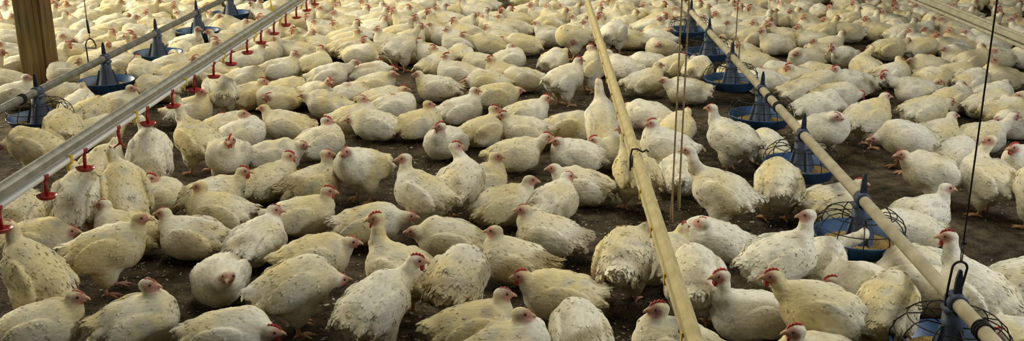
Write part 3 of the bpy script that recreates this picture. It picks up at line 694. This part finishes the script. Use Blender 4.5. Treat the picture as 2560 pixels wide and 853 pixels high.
# each bird: body pixel, head pixel (0 0 = head down or out of sight), facing (0 right, 90 away, 180 left, 270 to us), pose,
# flags (c/C small/large comb, n no comb, k stained rear, y yellowish, w very white, g greyish, r bare red skin, p pink legs), [gaze] | description
BIRDS = '''
100 822 190 742 15 s c 0|lying in the bottom left corner, head raised, facing right
345 805 370 712 25 s cg 0|lying at bottom left with red comb and dirty wing, one foot showing
572 838 680 830 0 s C 0|cut off by the bottom edge left of centre, comb at right
550 698 572 690 275 s nw|round, lying, facing us with its head pressed into its breast
735 715 0 0 25 t yw|large, standing, tail low at left, head hidden, left of centre front
785 645 873 606 10 s cy 0|lying just behind the large front bird with hidden head, facing right
935 765 1040 652 55 t C 5|large, seen from behind, bright red comb and wattles, bottom centre
1005 680 942 546 150 t Cy 190|standing with large red comb, turned left, behind the bottom centre bird
920 562 1022 540 5 s c 0|lying with fanned tail at left, small red comb, head at right
1128 602 1050 578 175 s n|lying with pale combless head turned left towards the red combed bird
1145 695 0 0 70 t wk|two-toned brown and white rump without visible head, centre front
1292 655 1240 592 165 s nk|speckled back, combless, facing left at centre
1375 590 1320 542 165 s crk 170|with ragged tail and bare red patch on its side
1380 512 1413 455 55 s c 10|lying behind the red patched bird, small comb, looking right
1255 515 1325 450 15 s ny 0|lying with grey brown wing and bare pale head, facing right at centre
1405 738 1305 690 178 s Cy 180|long bodied, lying, red comb, facing left beside the round white rump
1560 645 1620 568 75 t rp 10|standing with bare red rump and both legs showing, left of cream rail
1650 650 1696 592 40 s C 60|mostly hidden behind the lower cream rail
1447 836 0 0 95 s yw|round rump without visible head at the bottom edge
1180 822 1257 735 15 s cy 5|lying at the bottom edge, tall neck, small comb, facing right
1272 872 1310 800 15 s n 0|only head and shoulder above the bottom edge, combless, facing right
1692 872 1648 772 165 t C 180|at the bottom edge just left of the cream rail, red comb
1862 785 1803 690 205 s Cw 185|big and white, red comb, facing left, right of the lower cream rail
2070 785 1932 690 168 t C 180|large smooth backed, standing, facing left at lower right
2040 892 1990 828 195 s C 180|only its dark red combed head above the bottom edge at lower right
1745 698 0 0 85 t w|large white rump right behind the lower cream rail
1785 602 1748 568 165 s cw 130|lying with raised white tail right of the cream rail
1960 645 2020 538 15 t nw 170|standing with white body and head turned back left near second right pan
2110 655 2160 584 65 s w|reaching its neck into the second right feeder pan
2135 700 2082 704 200 s C 180|crouched with low dark face and red comb below the second right pan
2240 665 2182 682 185 s cg 180|under the cream pipe with dark lowered head facing left
2222 775 0 0 60 t y|yellow brown rump beside the front right pan
2302 715 0 0 300 s w|white, squeezed under the cream pipe behind the front right pan
2408 705 2372 592 120 t Cw 160|large white, standing behind the loop hook, head to the left
2545 712 0 0 5 t w|huge pale back cut by the right edge above the corner
2545 856 2497 836 180 s C 180|cut by the bottom right corner, red face in the cage wires
2298 545 2366 470 20 s nw 350|lying right of the cream pipe with head bent forward to the right
2262 575 0 0 185 s w|white back behind the cage of the second right pan
2075 512 2150 458 15 s C 0|white back beside second right pan, red comb peeking beyond the cream pipe
1945 460 0 0 85 t yw|yellow white rump beside the third right feeder pan
1808 482 1722 376 150 t n 160|standing, long neck leaning left, smooth breast, right of the cords
1832 348 1780 270 140 t gw 150|big, stepping, dark face turned away, left of the fourth right pan
1918 372 0 0 95 s w|white wing and bent neck at the left of the third right pan
1590 432 1560 322 105 t cy 170|standing upright behind the rail bracket with orange legs
1672 372 1632 320 165 t Cw 185|red combed, white necked, just right of the cream rail at its bracket
1692 435 0 0 90 s g|pale shaded back between the cream rail and the long cords
1690 325 1712 288 60 s c 90|with small red comb pointing away, behind the long cords
1622 290 0 0 150 s w|broad white back right of the cream rail, above the bracket
1515 312 1496 205 100 d yw 100|very tall, stretched up to drink at the cream rail
1460 468 1385 420 165 s nk 180|with stained brown belly, pale head facing left, left of cream rail
1462 388 1402 364 180 s cw 180|pale headed, lying, facing left behind the brown bellied bird
1535 382 1486 350 185 s C 185|with large red comb facing left, close left of the rail bracket
1285 388 1366 342 10 s C 0|smooth and clean, lying, raised head with red wattles facing right
1142 462 1138 366 70 t Cw 20|with red comb, body half hidden behind the standing pale headed bird
1068 482 1012 396 150 t nw 185|standing, large, pale combless head facing left over open litter
1198 458 1236 412 25 s n 0|showing little but a combless head, right of the two standing birds
1112 356 1101 316 245 s Cw 200|round, lying, red comb, facing us left of centre
893 415 866 380 228 t cw 235|round and white, standing on thin orange legs in open litter
780 462 816 384 25 s cyk 10|brown backed, lying directly left of the round white standing bird
800 358 822 316 30 s C 0|with large red comb, lying above the brown backed bird
685 392 743 366 10 s cg 0|grey winged, lying, small red face to the right, left of centre
682 458 716 406 35 s Cky 0|with fluffy parted rear and curled red comb
530 492 608 428 10 s Ck 0|lying with black stained tail at left and big red comb
550 532 504 490 178 s ny 180|pink faced, lying, facing left with yellow tail pointing right
755 542 820 478 5 s C 0|clean white, lying, sharp red comb, facing right beside open litter
642 608 680 540 65 s cw 0|sitting with spread white wings and red comb turned right
485 597 412 536 172 s c 180|lying, facing left, beak to beak with its standing neighbour
270 622 350 545 10 t nyp 0|large, standing, facing right, pink feet on open litter at left
322 578 270 541 170 s c 180|showing only its head and red comb above the large standing bird
380 502 376 446 30 s Cw 0|upright, red comb, lower right of the broken fourth red cup
300 482 276 380 115 d y 120|stretching its neck toward the broken fourth red cup
188 502 192 432 85 d k 90|with black stained rump reaching up to the third red cup
55 540 48 500 80 s gk 60|dirty, half hidden beneath the yellow nipple at the left edge
115 592 0 0 0 s y|low pale back under the leftmost red cups
92 690 25 566 150 d kry 140|large and ruffled with ragged tail at the left edge
375 388 352 298 100 d kw 100|standing tall with its back to us at the fifth red cup
252 432 292 352 75 d y 80|pale, reaching up between the third and fourth red cups
495 352 440 246 140 t y 140|yellow breasted, standing tall, neck up at the sixth red cup
570 388 577 350 268 t Cw 268|standing, looking straight at us, red face, left of centre
562 322 556 292 25 s C 0|with red wattles facing right, just behind the bird facing us
604 338 606 284 30 s c 5|upright with small comb, right of the red wattled pair
722 316 660 270 172 s n 180|grey winged, lying, head turned left above dark litter gap
545 228 506 186 115 t g 120|grey white, standing, head hidden, under the eighth red cup
478 278 503 245 20 s n 0|pale head with dark eye under the seventh red cup
88 366 28 356 172 t y 180|yellowish, broad back, head down at the leftmost blue pan
158 322 0 0 120 t y|cream, crouched behind the leftmost broad backed bird
232 282 0 0 60 s yk|cream, raised tail, between grey pipe and drinker rail
245 330 0 0 35 s y|cream back half covered by the grey drinker rail
198 266 207 216 85 s w 90|white neck rising left of the pan beside the post
285 268 325 236 20 s ny 0|brown faced, lying in front of the pan beside the post
392 222 356 214 195 s C 200|red faced, lying right of the pan beside the post
42 238 66 194 10 s nw 0|white, in front of the timber post, facing right
18 206 4 190 180 s c 180|red faced at the left edge beside the timber post
165 240 0 0 240 s k|ruffled, feeding between the post and the leftmost pan
168 186 138 182 190 s n 190|directly right of the timber post's foot, facing left
215 172 180 164 180 s c 180|lying above the grey pipe, pink face left, below the stirrup hook
188 136 151 132 195 s C 200|broad, red face turned to us, right of the timber post
166 97 128 90 180 s c 180|second up along the right side of the timber post
238 100 192 98 188 s c 190|lying left of the stirrup hook, facing left
150 38 173 20 20 s C 0|upper right of the timber post, red face right
163 66 203 78 352 s n 350|third up along the right side of the timber post
226 46 189 38 180 s c 180|brown faced, facing left, left of the thin hook cable
284 22 263 13 172 s C 180|near the top edge right of the hook cable, facing left
232 22 234 13 60 s c 40|at the top edge on the hook cable
280 60 314 42 12 s c 0|right of the hook rod, facing right
262 84 303 70 15 s c 0|right beside the hook rod, lower, facing right
288 110 318 88 10 s C 0|red faced above the grey pipe near the third left pan
15 24 10 26 180 s n 180|top left corner beside the post
14 84 4 52 175 s c 180|left edge, second down beside the post
14 134 0 0 200 s w|left edge, third down beside the post
405 30 438 26 0 s c 0|upright above the grey pipe between third and fourth left pans
350 22 0 0 30 s w|near the top edge left of the fourth left pan
358 52 322 44 182 s c 180|facing left above the third left pan
346 86 320 91 190 s c 190|facing left close above the grey pipe at third left pan
392 58 414 52 30 s n 0|bare pink head right above the third left fin
480 16 0 0 20 s y|top edge above the fourth left pan
330 114 303 110 182 s C 180|red faced, just above the grey pipe left of third left pan
318 166 297 149 175 s n 180|pink headed, feeding between second and third left pans
364 182 344 155 150 s C 160|white, sitting between the second and third left pans
490 138 537 108 12 s C 0|red combed above the drinker rail by the fourth left pan
442 142 446 114 90 s y|small, brown necked, right of the third left pan
424 168 438 156 15 s C 0|red brown face beside the third left pan, facing right
548 78 0 0 95 s y|broad cream back right of the fourth left pan
602 78 0 0 40 s y|cream back behind the drinker rail above the tenth red cup
700 176 736 134 15 s cw 0|clean white, lying lower right of the tenth red cup, facing right
684 134 738 106 18 s n 0|lying behind the clean white bird below the eleventh cup
612 200 641 190 20 s C 10|with tall red comb between eighth cup and the clean white bird
690 246 668 238 200 s C 200|with big dark red wattles turned left, left of centre
650 240 656 220 25 s C 10|with red wattles turned right, touching its red wattled neighbour
714 232 732 212 10 s c 0|behind the two red wattled birds, facing right
786 164 803 134 45 s C 40|round, red faced, lying behind a narrow litter gap
792 118 766 114 172 s n 180|pale faced, facing left above the round red faced bird
820 192 888 155 15 s g 0|grey backed, lying, head stretched right
795 236 824 202 300 s Cg 300|grey white, dark red comb turned towards us
822 264 775 242 165 s ng 170|broad grey back, brown head facing left
852 240 866 214 10 s n 0|brown headed, tucked behind the broad grey back
928 186 970 172 0 s Cw 0|small white, red comb, pointing into the litter gap
935 216 970 194 5 s n 0|second one pointing right into the litter gap
955 252 1003 226 0 s C 0|third one pointing right into the litter gap, red comb
985 270 993 248 10 s C 0|fourth one pointing right into the litter gap
890 300 905 250 20 s c 10|round, dirty breast, brown head, left of the wing-patched bird
950 312 0 0 180 s wr|white with a dark stripe along its wing, head hidden
1035 312 1070 260 10 s ny 0|cream, combless, lying alone facing right beside open litter
1150 278 1186 226 18 s nw 0|white, combless, long necked, facing right at upper centre
1095 222 1047 186 180 s nk 180|facing left with stained wing, left of the long necked bird
1085 166 1080 120 45 s C 20|round, red comb, above the left facing stained bird
1055 132 1045 106 195 s C 180|red faced, behind the round red combed bird, facing left
1000 120 1050 66 55 t g 20|grey, standing, leaning away to the right, upper centre
922 136 945 150 345 s C 330|low red face beside the grey standing bird
862 112 882 98 20 s n 10|brown faced, left of the low red faced bird
1142 184 1118 140 178 s C 180|red comb, facing left at upper centre
1150 142 0 0 95 s w|small white rump in the upper centre
1208 112 1160 88 180 s C 180|lying, long, facing left in the upper centre
1202 162 1170 155 180 s C 180|low, big red comb, facing left at upper centre
1270 152 1280 120 20 s nw 10|white, raised head, beside dark litter, upper centre
1265 190 1231 160 178 s C 180|red comb, facing left, front of the raised head bird
1222 208 1180 198 172 s C 180|with dark red face turned left, above the long necked bird
1240 242 0 0 0 s yk|brown flank right of the long necked bird
1302 198 0 0 200 s yw|broad cream and white back at upper centre
1312 288 1362 248 8 s C 0|lying, red wattles, facing right above open litter
1225 330 1236 292 30 s C 10|yellowish, red comb, beak to beak with another red faced bird
1302 330 1262 290 170 s C 180|low, red face meeting the yellowish red combed bird
1422 318 0 0 0 s g|grey winged, head hidden behind the tall drinking bird
1410 198 1446 150 35 t Cw 10|standing, large red comb, left of the upper cream rail
1384 154 1408 130 60 s c 60|behind the standing large combed bird, head turned away
1310 112 1255 100 182 s Cy 180|lying, curled red comb, facing left above dark litter
1372 62 1330 77 195 s c 190|big ruffled, facing left near the top of the cream rail
1430 92 1438 102 200 t Cy 190|big cream, red comb, facing left beside the top of the cream rail
1475 168 1476 118 30 t C 20|upright, red comb, just left of the cream rail top
1502 158 1494 137 160 s n 160|brown faced close behind the upper cream rail
1556 170 1527 142 150 s w 160|white back right of the upper cream rail
1535 82 0 0 60 t w|large, smooth rump right of the cream rail top
1574 98 0 0 170 s y|stained low bird right of the large smooth rump
1610 206 1640 178 15 s n 10|combless, neck raised, facing right, left of the cords
1640 164 0 0 180 s w|pale smooth back behind the combless raised neck bird
1655 124 1645 112 200 s c 200|dark faced, left of the cords below the sixth right pan
1718 228 1660 200 180 s n 180|lying beneath the cords with tail raised, facing left
1686 168 1704 150 30 s C 20|red faced between the two cords
1722 172 1735 146 60 s c 50|red faced, feeding left of the fifth right pan
1838 194 1826 178 190 s c 190|pink faced, right of the fifth right pan
1640 58 0 0 5 s y|broad cream back left of the sixth right pan
1690 92 1682 74 200 s n 200|brown faced beside the sixth right pan
1650 98 0 0 150 s w|small white back left of the sixth right pan
1915 206 0 0 190 s w|white, pressed against the cage of the fourth right pan
1890 158 1848 112 170 s c 170|red faced, stretched out right of the fifth right pan
1950 184 0 0 200 s w|white back right of the fourth right pan
2012 150 1993 135 200 s n 200|pale, facing left at the edge of the litter patch
2050 188 0 0 160 s y|cream back behind the three small faced birds at right
2102 142 2078 118 245 s Cw 240|round, bright red comb, facing us, upper right
2132 208 2090 172 182 s Cw 185|white, red comb, facing left below the round facing bird
2165 172 2178 120 100 s y 100|cream, turned away, right of the round facing bird
2012 202 1970 176 178 s C 180|red faced, facing left, right of the cream pipe's wire clamp
2030 205 2040 188 15 s n 0|brown faced, looking right beside the red faced left facing bird
2005 232 2042 222 8 s n 0|white, dark cheek, lying above the long smooth back
2085 240 2150 236 0 s C 20|lying, red comb seen from behind, facing right
2045 268 0 0 2 t w|long smooth white back right of the wire clamp
2062 322 2090 296 310 t cw 330|standing, white breast, red comb, behind the third pan's fin
2168 292 2205 256 20 t yw 5|standing on dark legs, yellow neck, facing right
2265 345 0 0 182 t w|large ruffled, preening with hidden head, one foot forward
2310 278 2354 258 10 s c 0|lying, red brown face, behind the preening bird
2348 342 2376 300 20 s n 10|brown faced, neck raised, right of the preening bird
2440 345 2534 290 10 s yw 0|large, lying behind the thin cable, head up at right
2490 452 2476 350 125 t nw 180|standing right of the thin cable, pale head turned left
2382 388 2412 366 20 s n 0|showing only a pale pink head left of the thin cable
2345 432 2256 386 180 t yw 185|long, smooth, standing, facing left above open litter at right
2575 412 2538 372 190 t C 185|red combed head entering at the right edge
2562 472 0 0 95 t y|yellow rump cut by the right edge
2540 312 0 0 200 s w|white back at the right edge above the red combed head
2485 268 0 0 0 s y|long cream back right of the thin cable
2220 124 2265 103 10 s cy 10|brownish, lying, red face right, upper right
2300 122 2333 97 5 s c 170|dirty belly, head turned back, upper right
2402 142 2368 124 182 s n 185|dark brown face, facing left, left of the thin cable
2325 168 2282 152 180 s n 180|small white, facing left, behind the big white lying bird
2290 228 2212 185 185 s Cw 185|big white, lying, red comb, facing left at right side
2230 188 2250 158 20 s n 10|pale head raised behind the big white lying bird
2335 198 2347 204 300 s C 300|red wattled, head low on the big white bird's back
2390 188 2412 172 20 s n 10|brown faced, left of the thin cable, looking right
2428 206 2443 186 25 s n 10|small, brown faced, touching the thin cable
2385 252 2405 225 20 s n 10|dark faced, below the small bird at the cable
2502 196 2488 150 165 s ny 180|brownish, long necked, facing left, right of the cable
2480 242 2509 220 15 s nw 5|clean white, right of the cable, face to the right
2500 276 2524 250 5 s n 0|pink faced, close to another pink face at right edge
2572 266 2550 244 180 s n 180|pink faced at the right edge, facing left
2430 108 0 0 0 s w|long white back under the top right rail
2436 152 2456 127 5 s n 0|pink faced, just left of the cable below the rail
2512 146 2486 128 175 s n 185|pale, facing left, right of the cable below the rail
2546 146 2518 129 180 s n 180|dark faced at right edge below the rail
'''
# farther birds: head pixel and facing only
FAR = '''
803 19 200;842 13 180;836 31 190;790 55 180;836 57 190;892 56 30;892 78 20;917 18 20;955 10 20;966 22 10;956 43 340;946 72 190;912 99 200;
1020 18 20;962 46 0;1050 66 20;1078 60 180;1112 12 10;1093 20 170;1120 75 180;1153 3 20;1185 38 20;1202 33 160;1217 68 180;1255 24 200;1276 20 20;1250 40 180;1043 104 180;
1403 12 180;1414 25 20;1432 40 200;1447 12 20;1462 54 190;1328 12 200;1370 14 170;1540 14 90;1500 20 30;1590 30 20;1610 12 180;
1770 16 20;1790 34 200;1847 20 180;1876 18 190;1763 40 170;1886 56 180;1914 58 20;1906 76 190;1806 92 170;1926 28 10;1750 8 20;1820 55 200;
1938 25 20;1977 27 200;1996 22 10;2012 45 190;2062 47 180;2075 17 170;2092 45 20;1996 67 180;2106 82 10;2136 5 160;2146 20 20;2166 47 180;2207 28 190;2034 101 200;1926 60 190;2196 4 20;
2287 50 20;2275 75 180;2311 72 200;2346 86 190;2356 46 180;2376 76 170;2330 45 20;2240 20 190;2416 78 180;2491 6 200;2502 35 20;2541 40 190;2432 20 10;2385 10 180;2455 45 200;2550 10 20;
300 3 20;345 -4 190;395 2 30;440 4 180;520 12 200;545 40 20;130 8 20;
720 22 20;755 10 190;770 40 180;700 60 20;735 75 190;655 112 20;690 95 180;780 80 20;1690 20 180;1660 10 20
'''

def floor_dir(deg):
    """facing as seen in the photo -> heading on the floor"""
    return R(deg) + YAW

birds = []
for ln in BIRDS.strip().splitlines():
    a_, lab = ln.split('|'); t = a_.split()
    bx, by, hx, hy, deg = map(float, t[:5]); pose = t[5]; fl = t[6] if len(t) > 6 else ''
    gz = float(t[7]) if len(t) > 7 else deg
    birds.append(dict(b=(bx, by), h=(hx, hy), deg=deg, pose=pose, fl=fl, gz=gz, lab=lab))
for blk in FAR.replace('\n', '').split(';'):
    t = blk.split()
    if len(t) < 3: continue
    hx, hy, deg = map(float, t)
    hd3 = at(hx, hy, 0.22)
    an = floor_dir(deg)
    c = hd3 - 0.14 * np.array([math.cos(an), math.sin(an), 0]); c[2] = 0.10 * BODY_K
    birds.append(dict(b=proj(c), h=(hx, hy), deg=deg, pose='s', fl=random.Random(int(hx * 7 + hy)).choice(['c', 'c', 'n', 'cy', 'nw', 'C']), gz=deg, lab=None))

NOM = {'s': (0.150, 0.255), 't': (0.150, 0.375), 'd': (0.135, 0.47), 'b': (0.2, 0.15), 'x': (0.17, 0.12)}
for i, b in enumerate(birds):
    bz = POSE[b['pose']][0] * BODY_K
    b['c'] = at(b['b'][0], b['b'][1], bz)[:2].copy()
    b['c0'] = b['c'].copy()
    b['an'] = floor_dir(b['deg'])

# keep birds from standing inside one another, the pans and the post
OBST = [(x, y, 0.165) for x, y, _ in PANS]
_pp = bpy.data.objects['wooden_post'].location
OBST.append((_pp.x, _pp.y, 0.13))
def circles(b):
    d = np.array([math.cos(b['an']), math.sin(b['an'])])
    return [(b['c'] + d * 0.045, 0.092), (b['c'] - d * 0.045, 0.086)]
for it in range(90):
    moved = 0
    cs = [circles(b) for b in birds]
    cen = np.array([b['c'] for b in birds])
    for i in range(len(birds)):
        near = np.nonzero(((cen - cen[i]) ** 2).sum(1) < 0.42 ** 2)[0]
        for j in near:
            if j <= i: continue
            for p, rp in cs[i]:
                for q, rq in cs[j]:
                    d = q - p; L = math.hypot(*d)
                    ov = rp + rq - L
                    if ov > 0.002:
                        u = d / max(L, 1e-4)
                        birds[i]['c'] -= u * ov * 0.25; birds[j]['c'] += u * ov * 0.25; moved += 1
        for ox, oy, orad in OBST:
            for p, rp in cs[i]:
                d = p - np.array([ox, oy]); L = math.hypot(*d)
                ov = rp + orad - L
                if ov > 0.002: birds[i]['c'] += d / max(L, 1e-4) * ov * 0.4
    for b in birds:
        d = b['c'] - b['c0']; L = math.hypot(*d)
        if L > 0.18: b['c'] = b['c0'] + d * 0.18 / L

# fill the crowded far part between the birds read from the photograph
def crowd(n, seed):
    g = random.Random(seed); out = []
    cen = [tuple(b['c']) for b in birds]
    for _ in range(n):
        px, py = g.uniform(-60, 2620), g.uniform(-14, 118)
        if px < 640: py = g.uniform(-14, 190)
        p = at(px, py, 0.10)
        litter = (1140 < px < 1330 and 90 < py < 250) or (1830 < px < 2000 and 80 < py < 200) or (2090 < px < 2190 and 70 < py < 120) or (1220 < px < 1300 and py < 75) or (970 < px < 1060 and py > 100) or (1480 < px < 1600 and py > 92) or (px > 640 and py > 96)
        if litter: continue
        if any((p[0] - x) ** 2 + (p[1] - y) ** 2 < 0.245 ** 2 for x, y in cen): continue
        if any((p[0] - x) ** 2 + (p[1] - y) ** 2 < 0.27 ** 2 for x, y, _ in OBST): continue
        cen.append((p[0], p[1]))
        deg = g.choice([0, 15, 30, 170, 180, 195, 20, 160, 345, 90, 200])
        out.append(dict(b=(px, py), h=(0, -1) if deg != 90 else (0, 0), deg=deg, pose='s', fl=g.choice(['c', 'c', 'n', 'cy', 'nw', 'C']), gz=deg + g.uniform(-25, 25), lab=None, c=np.array(p[:2]), an=floor_dir(deg)))
    return out
extra = crowd(2600, 5)
birds += extra
print('birds', len(birds), 'crowd', len(extra))

def build(b, i):
    bz, _ = POSE[b['pose']]
    an = b['an']; c = b['c']
    Rz = rotz(an)
    nom = NOM[b['pose']]
    g = random.Random(i * 31 + 5)
    if b['h'] == (0.0, 0.0) or b['h'] == (0, 0):
        head = np.array([0.165 if b['pose'] != 't' else 0.185, g.uniform(-.03, .03), 0.15 if b['pose'] != 't' else 0.20]); b['hid'] = True
    elif b['h'][1] == -1 and b['h'][0] == 0:
        head = np.array([nom[0] + g.uniform(-.02, .02), g.uniform(-.04, .04), nom[1] + g.uniform(-.04, .02)])
    else:
        nw = np.array([c[0], c[1], 0]) + Rz @ np.array([nom[0], 0, nom[1]]) * BODY_K
        d = ray(*b['h'])
        q = CAM + d * ((nw - CAM) @ d)
        head = Rz.T @ (q - np.array([c[0], c[1], 0])) / BODY_K
        nb = np.array([0.085, 0, bz + 0.045])
        if b['pose'] == 'd': nb = np.array([0.05, 0, bz + 0.075])
        v = head - nb; L = np.linalg.norm(v)
        lim = 0.21 if b['pose'] != 'd' else 0.30
        v = v / L * min(max(L, 0.095), lim)
        head = nb + v
        head[2] = max(head[2], 0.05)
    py = b['b'][1]
    vox, nf = (0.0078, 620) if py > 520 else (0.0085, 480) if py > 330 else (0.0112, 280) if py > 200 else (0.0145, 120) if py > 90 else (0.0172, 50)
    gz = floor_dir(b['gz']) - an
    me = make_bird(b['pose'], head, gz, 1000 + i * 13, vox, nf, b['fl'])
    o = link('chicken', me, None, (c[0], c[1], 0)); o.rotation_euler = (0, 0, an)
    o.scale = (BODY_K,) * 3
    def part(name, mesh, off=(0, 0, 0), k=HEAD_K):
        p = link(name, mesh, o)
        p.rotation_euler = (0, 0, gz)
        p.location = Vector(head) + Matrix.Rotation(gz, 3, 'Z') @ Vector(off)
        p.scale = (k, k, k)
        return p
    fl = b['fl']
    if 'C' in fl: part('comb', COMB_ME); part('wattles', WATTLE_ME)
    elif 'n' not in fl: part('comb', SMALLCOMB_ME); part('wattles', SMALLWATTLE_ME)
    part('beak', BEAK_ME)
    for sd in (-1, 1): part('eye', EYE_ME, (0.0135 * HEAD_K, sd * 0.0178 * HEAD_K, 0.005 * HEAD_K))
    if b['pose'] in 'tdb':
        for sd in (-1, 1):
            l = link('leg', LEGS[1 if 'p' in fl else 0], o)
            l.location = (g.uniform(-.012, .03), sd * 0.056, 0); l.rotation_euler = (0, 0, g.uniform(-.15, .15) + sd * 0.15)
            l.scale = (1.0, 1.0, 1.0 if b['pose'] == 't' else 1.1)
    return o

# labels for the birds of the far crowd: where they face, and the nearest thing one can find
MARKS = [(x, y, ph) for x, y, ph in PANS]
MARKS += [(_pp.x, _pp.y, 'timber post'), (*at(1480, 60)[:2], 'cream rail top'), (*at(2430, 60)[:2], 'top right rail'), (*at(1010, 40)[:2], 'middle of the top edge'), (*at(740, 40)[:2], 'grey rail top'),
          (*at(2100, 60)[:2], 'upper right litter patch'), (*at(1250, 40)[:2], 'top centre litter patch')]
def facing(deg):
    d = deg % 360
    return 'right' if d < 55 or d > 305 else 'away' if d < 125 else 'left' if d < 235 else 'towards us'
keyed = {}
for b in birds:
    if b['lab'] is None:
        ds = [(math.hypot(b['c'][0] - x, b['c'][1] - y), x, y, ph) for x, y, ph in MARKS]
        d, x, y, ph = min(ds)
        u0, v0 = proj((x, y, 0.1)); u1, v1 = proj((b['c'][0], b['c'][1], 0.1))
        dx, dy = u1 - u0, (v1 - v0) * 2.2
        rel = ('right of' if dx > 0 else 'left of') if abs(dx) > abs(dy) else ('in front of' if dy > 0 else 'behind')
        b['key'] = (facing(b['deg']), rel, ph); b['dist'] = d
        keyed.setdefault(b['key'], []).append(b)
for key, lst in keyed.items():
    lst.sort(key=lambda q: q['dist'])
    for n, b in enumerate(lst):
        o_ = '' if len(lst) == 1 else (', closest to it' if n == 0 else ', %s closest' % ORD[min(n, 19)])
        b['lab'] = 'facing %s, %s the %s%s' % (key[0], key[1], key[2], o_)

import time as _t
_t0 = _t.time()
def in_view(b):
    u, v = proj((b['c'][0], b['c'][1], 0.1)); return -60 < u < 2620 and -20 < v < 960
birds.sort(key=lambda b: -b['b'][1])
near = [b for b in birds if b in extra or in_view(b)][:300]
ids = {id(b) for b in near}
for i, b in enumerate(birds):
    b['n'] = i
for b in near:
    o = build(b, b['n'])
    tag(o, 'white chicken ' + b['lab'], 'chicken', 'white chickens on the barn floor')

# the rest of the flock, farthest off and smallest: one object
VS, FS, MI, CS = [], [], [], []
mats = [M['feather'], M['comb'], M['palecomb'], M['beak'], M['eye'], M['leg'], M['pinkleg']]
off = 0
for b in birds:
    if id(b) in ids: continue
    o = build(b, b['n'])
    kids = list(o.children)
    base = Matrix.Translation(o.location) @ o.rotation_euler.to_matrix().to_4x4() @ Matrix.Scale(BODY_K, 4)
    for q in [o] + kids:
        mw = base if q is o else base @ q.matrix_basis
        me = q.data; n = len(me.vertices)
        co = np.empty(n * 3, np.float32); me.vertices.foreach_get('co', co)
        A = np.array(mw)
        VS.append(co.reshape(-1, 3) @ A[:3, :3].T + A[:3, 3])
        FS += [tuple(i + off for i in p.vertices) for p in me.polygons]
        MI += [mats.index(me.materials[0])] * len(me.polygons)
        if q is o:
            cc = np.empty(n * 4, np.float32); me.color_attributes['Col'].data.foreach_get('color', cc); CS.append(cc.reshape(-1, 4))
        else: CS.append(np.ones((n, 4), np.float32))
        off += n
    for q in kids + [o]:
        bpy.data.objects.remove(q)
me = bpy.data.meshes.new('distant_flock'); me.from_pydata(np.concatenate(VS).tolist(), [], FS)
for q in mats: me.materials.append(q)
me.polygons.foreach_set('material_index', MI)
me.color_attributes.new('Col', 'FLOAT_COLOR', 'POINT').data.foreach_set('color', np.concatenate(CS).ravel())
me.shade_smooth(); me.update()
tag(link('distant_flock', me), 'farthest white chickens crowded along the top edge of the floor', 'chickens', kind='stuff')
for q in list(bpy.data.meshes):
    if q.users == 0: bpy.data.meshes.remove(q)
print('built', len(near), len(birds), _t.time() - _t0, sum(len(p.vertices) - 2 for q in bpy.data.meshes for p in q.polygons))
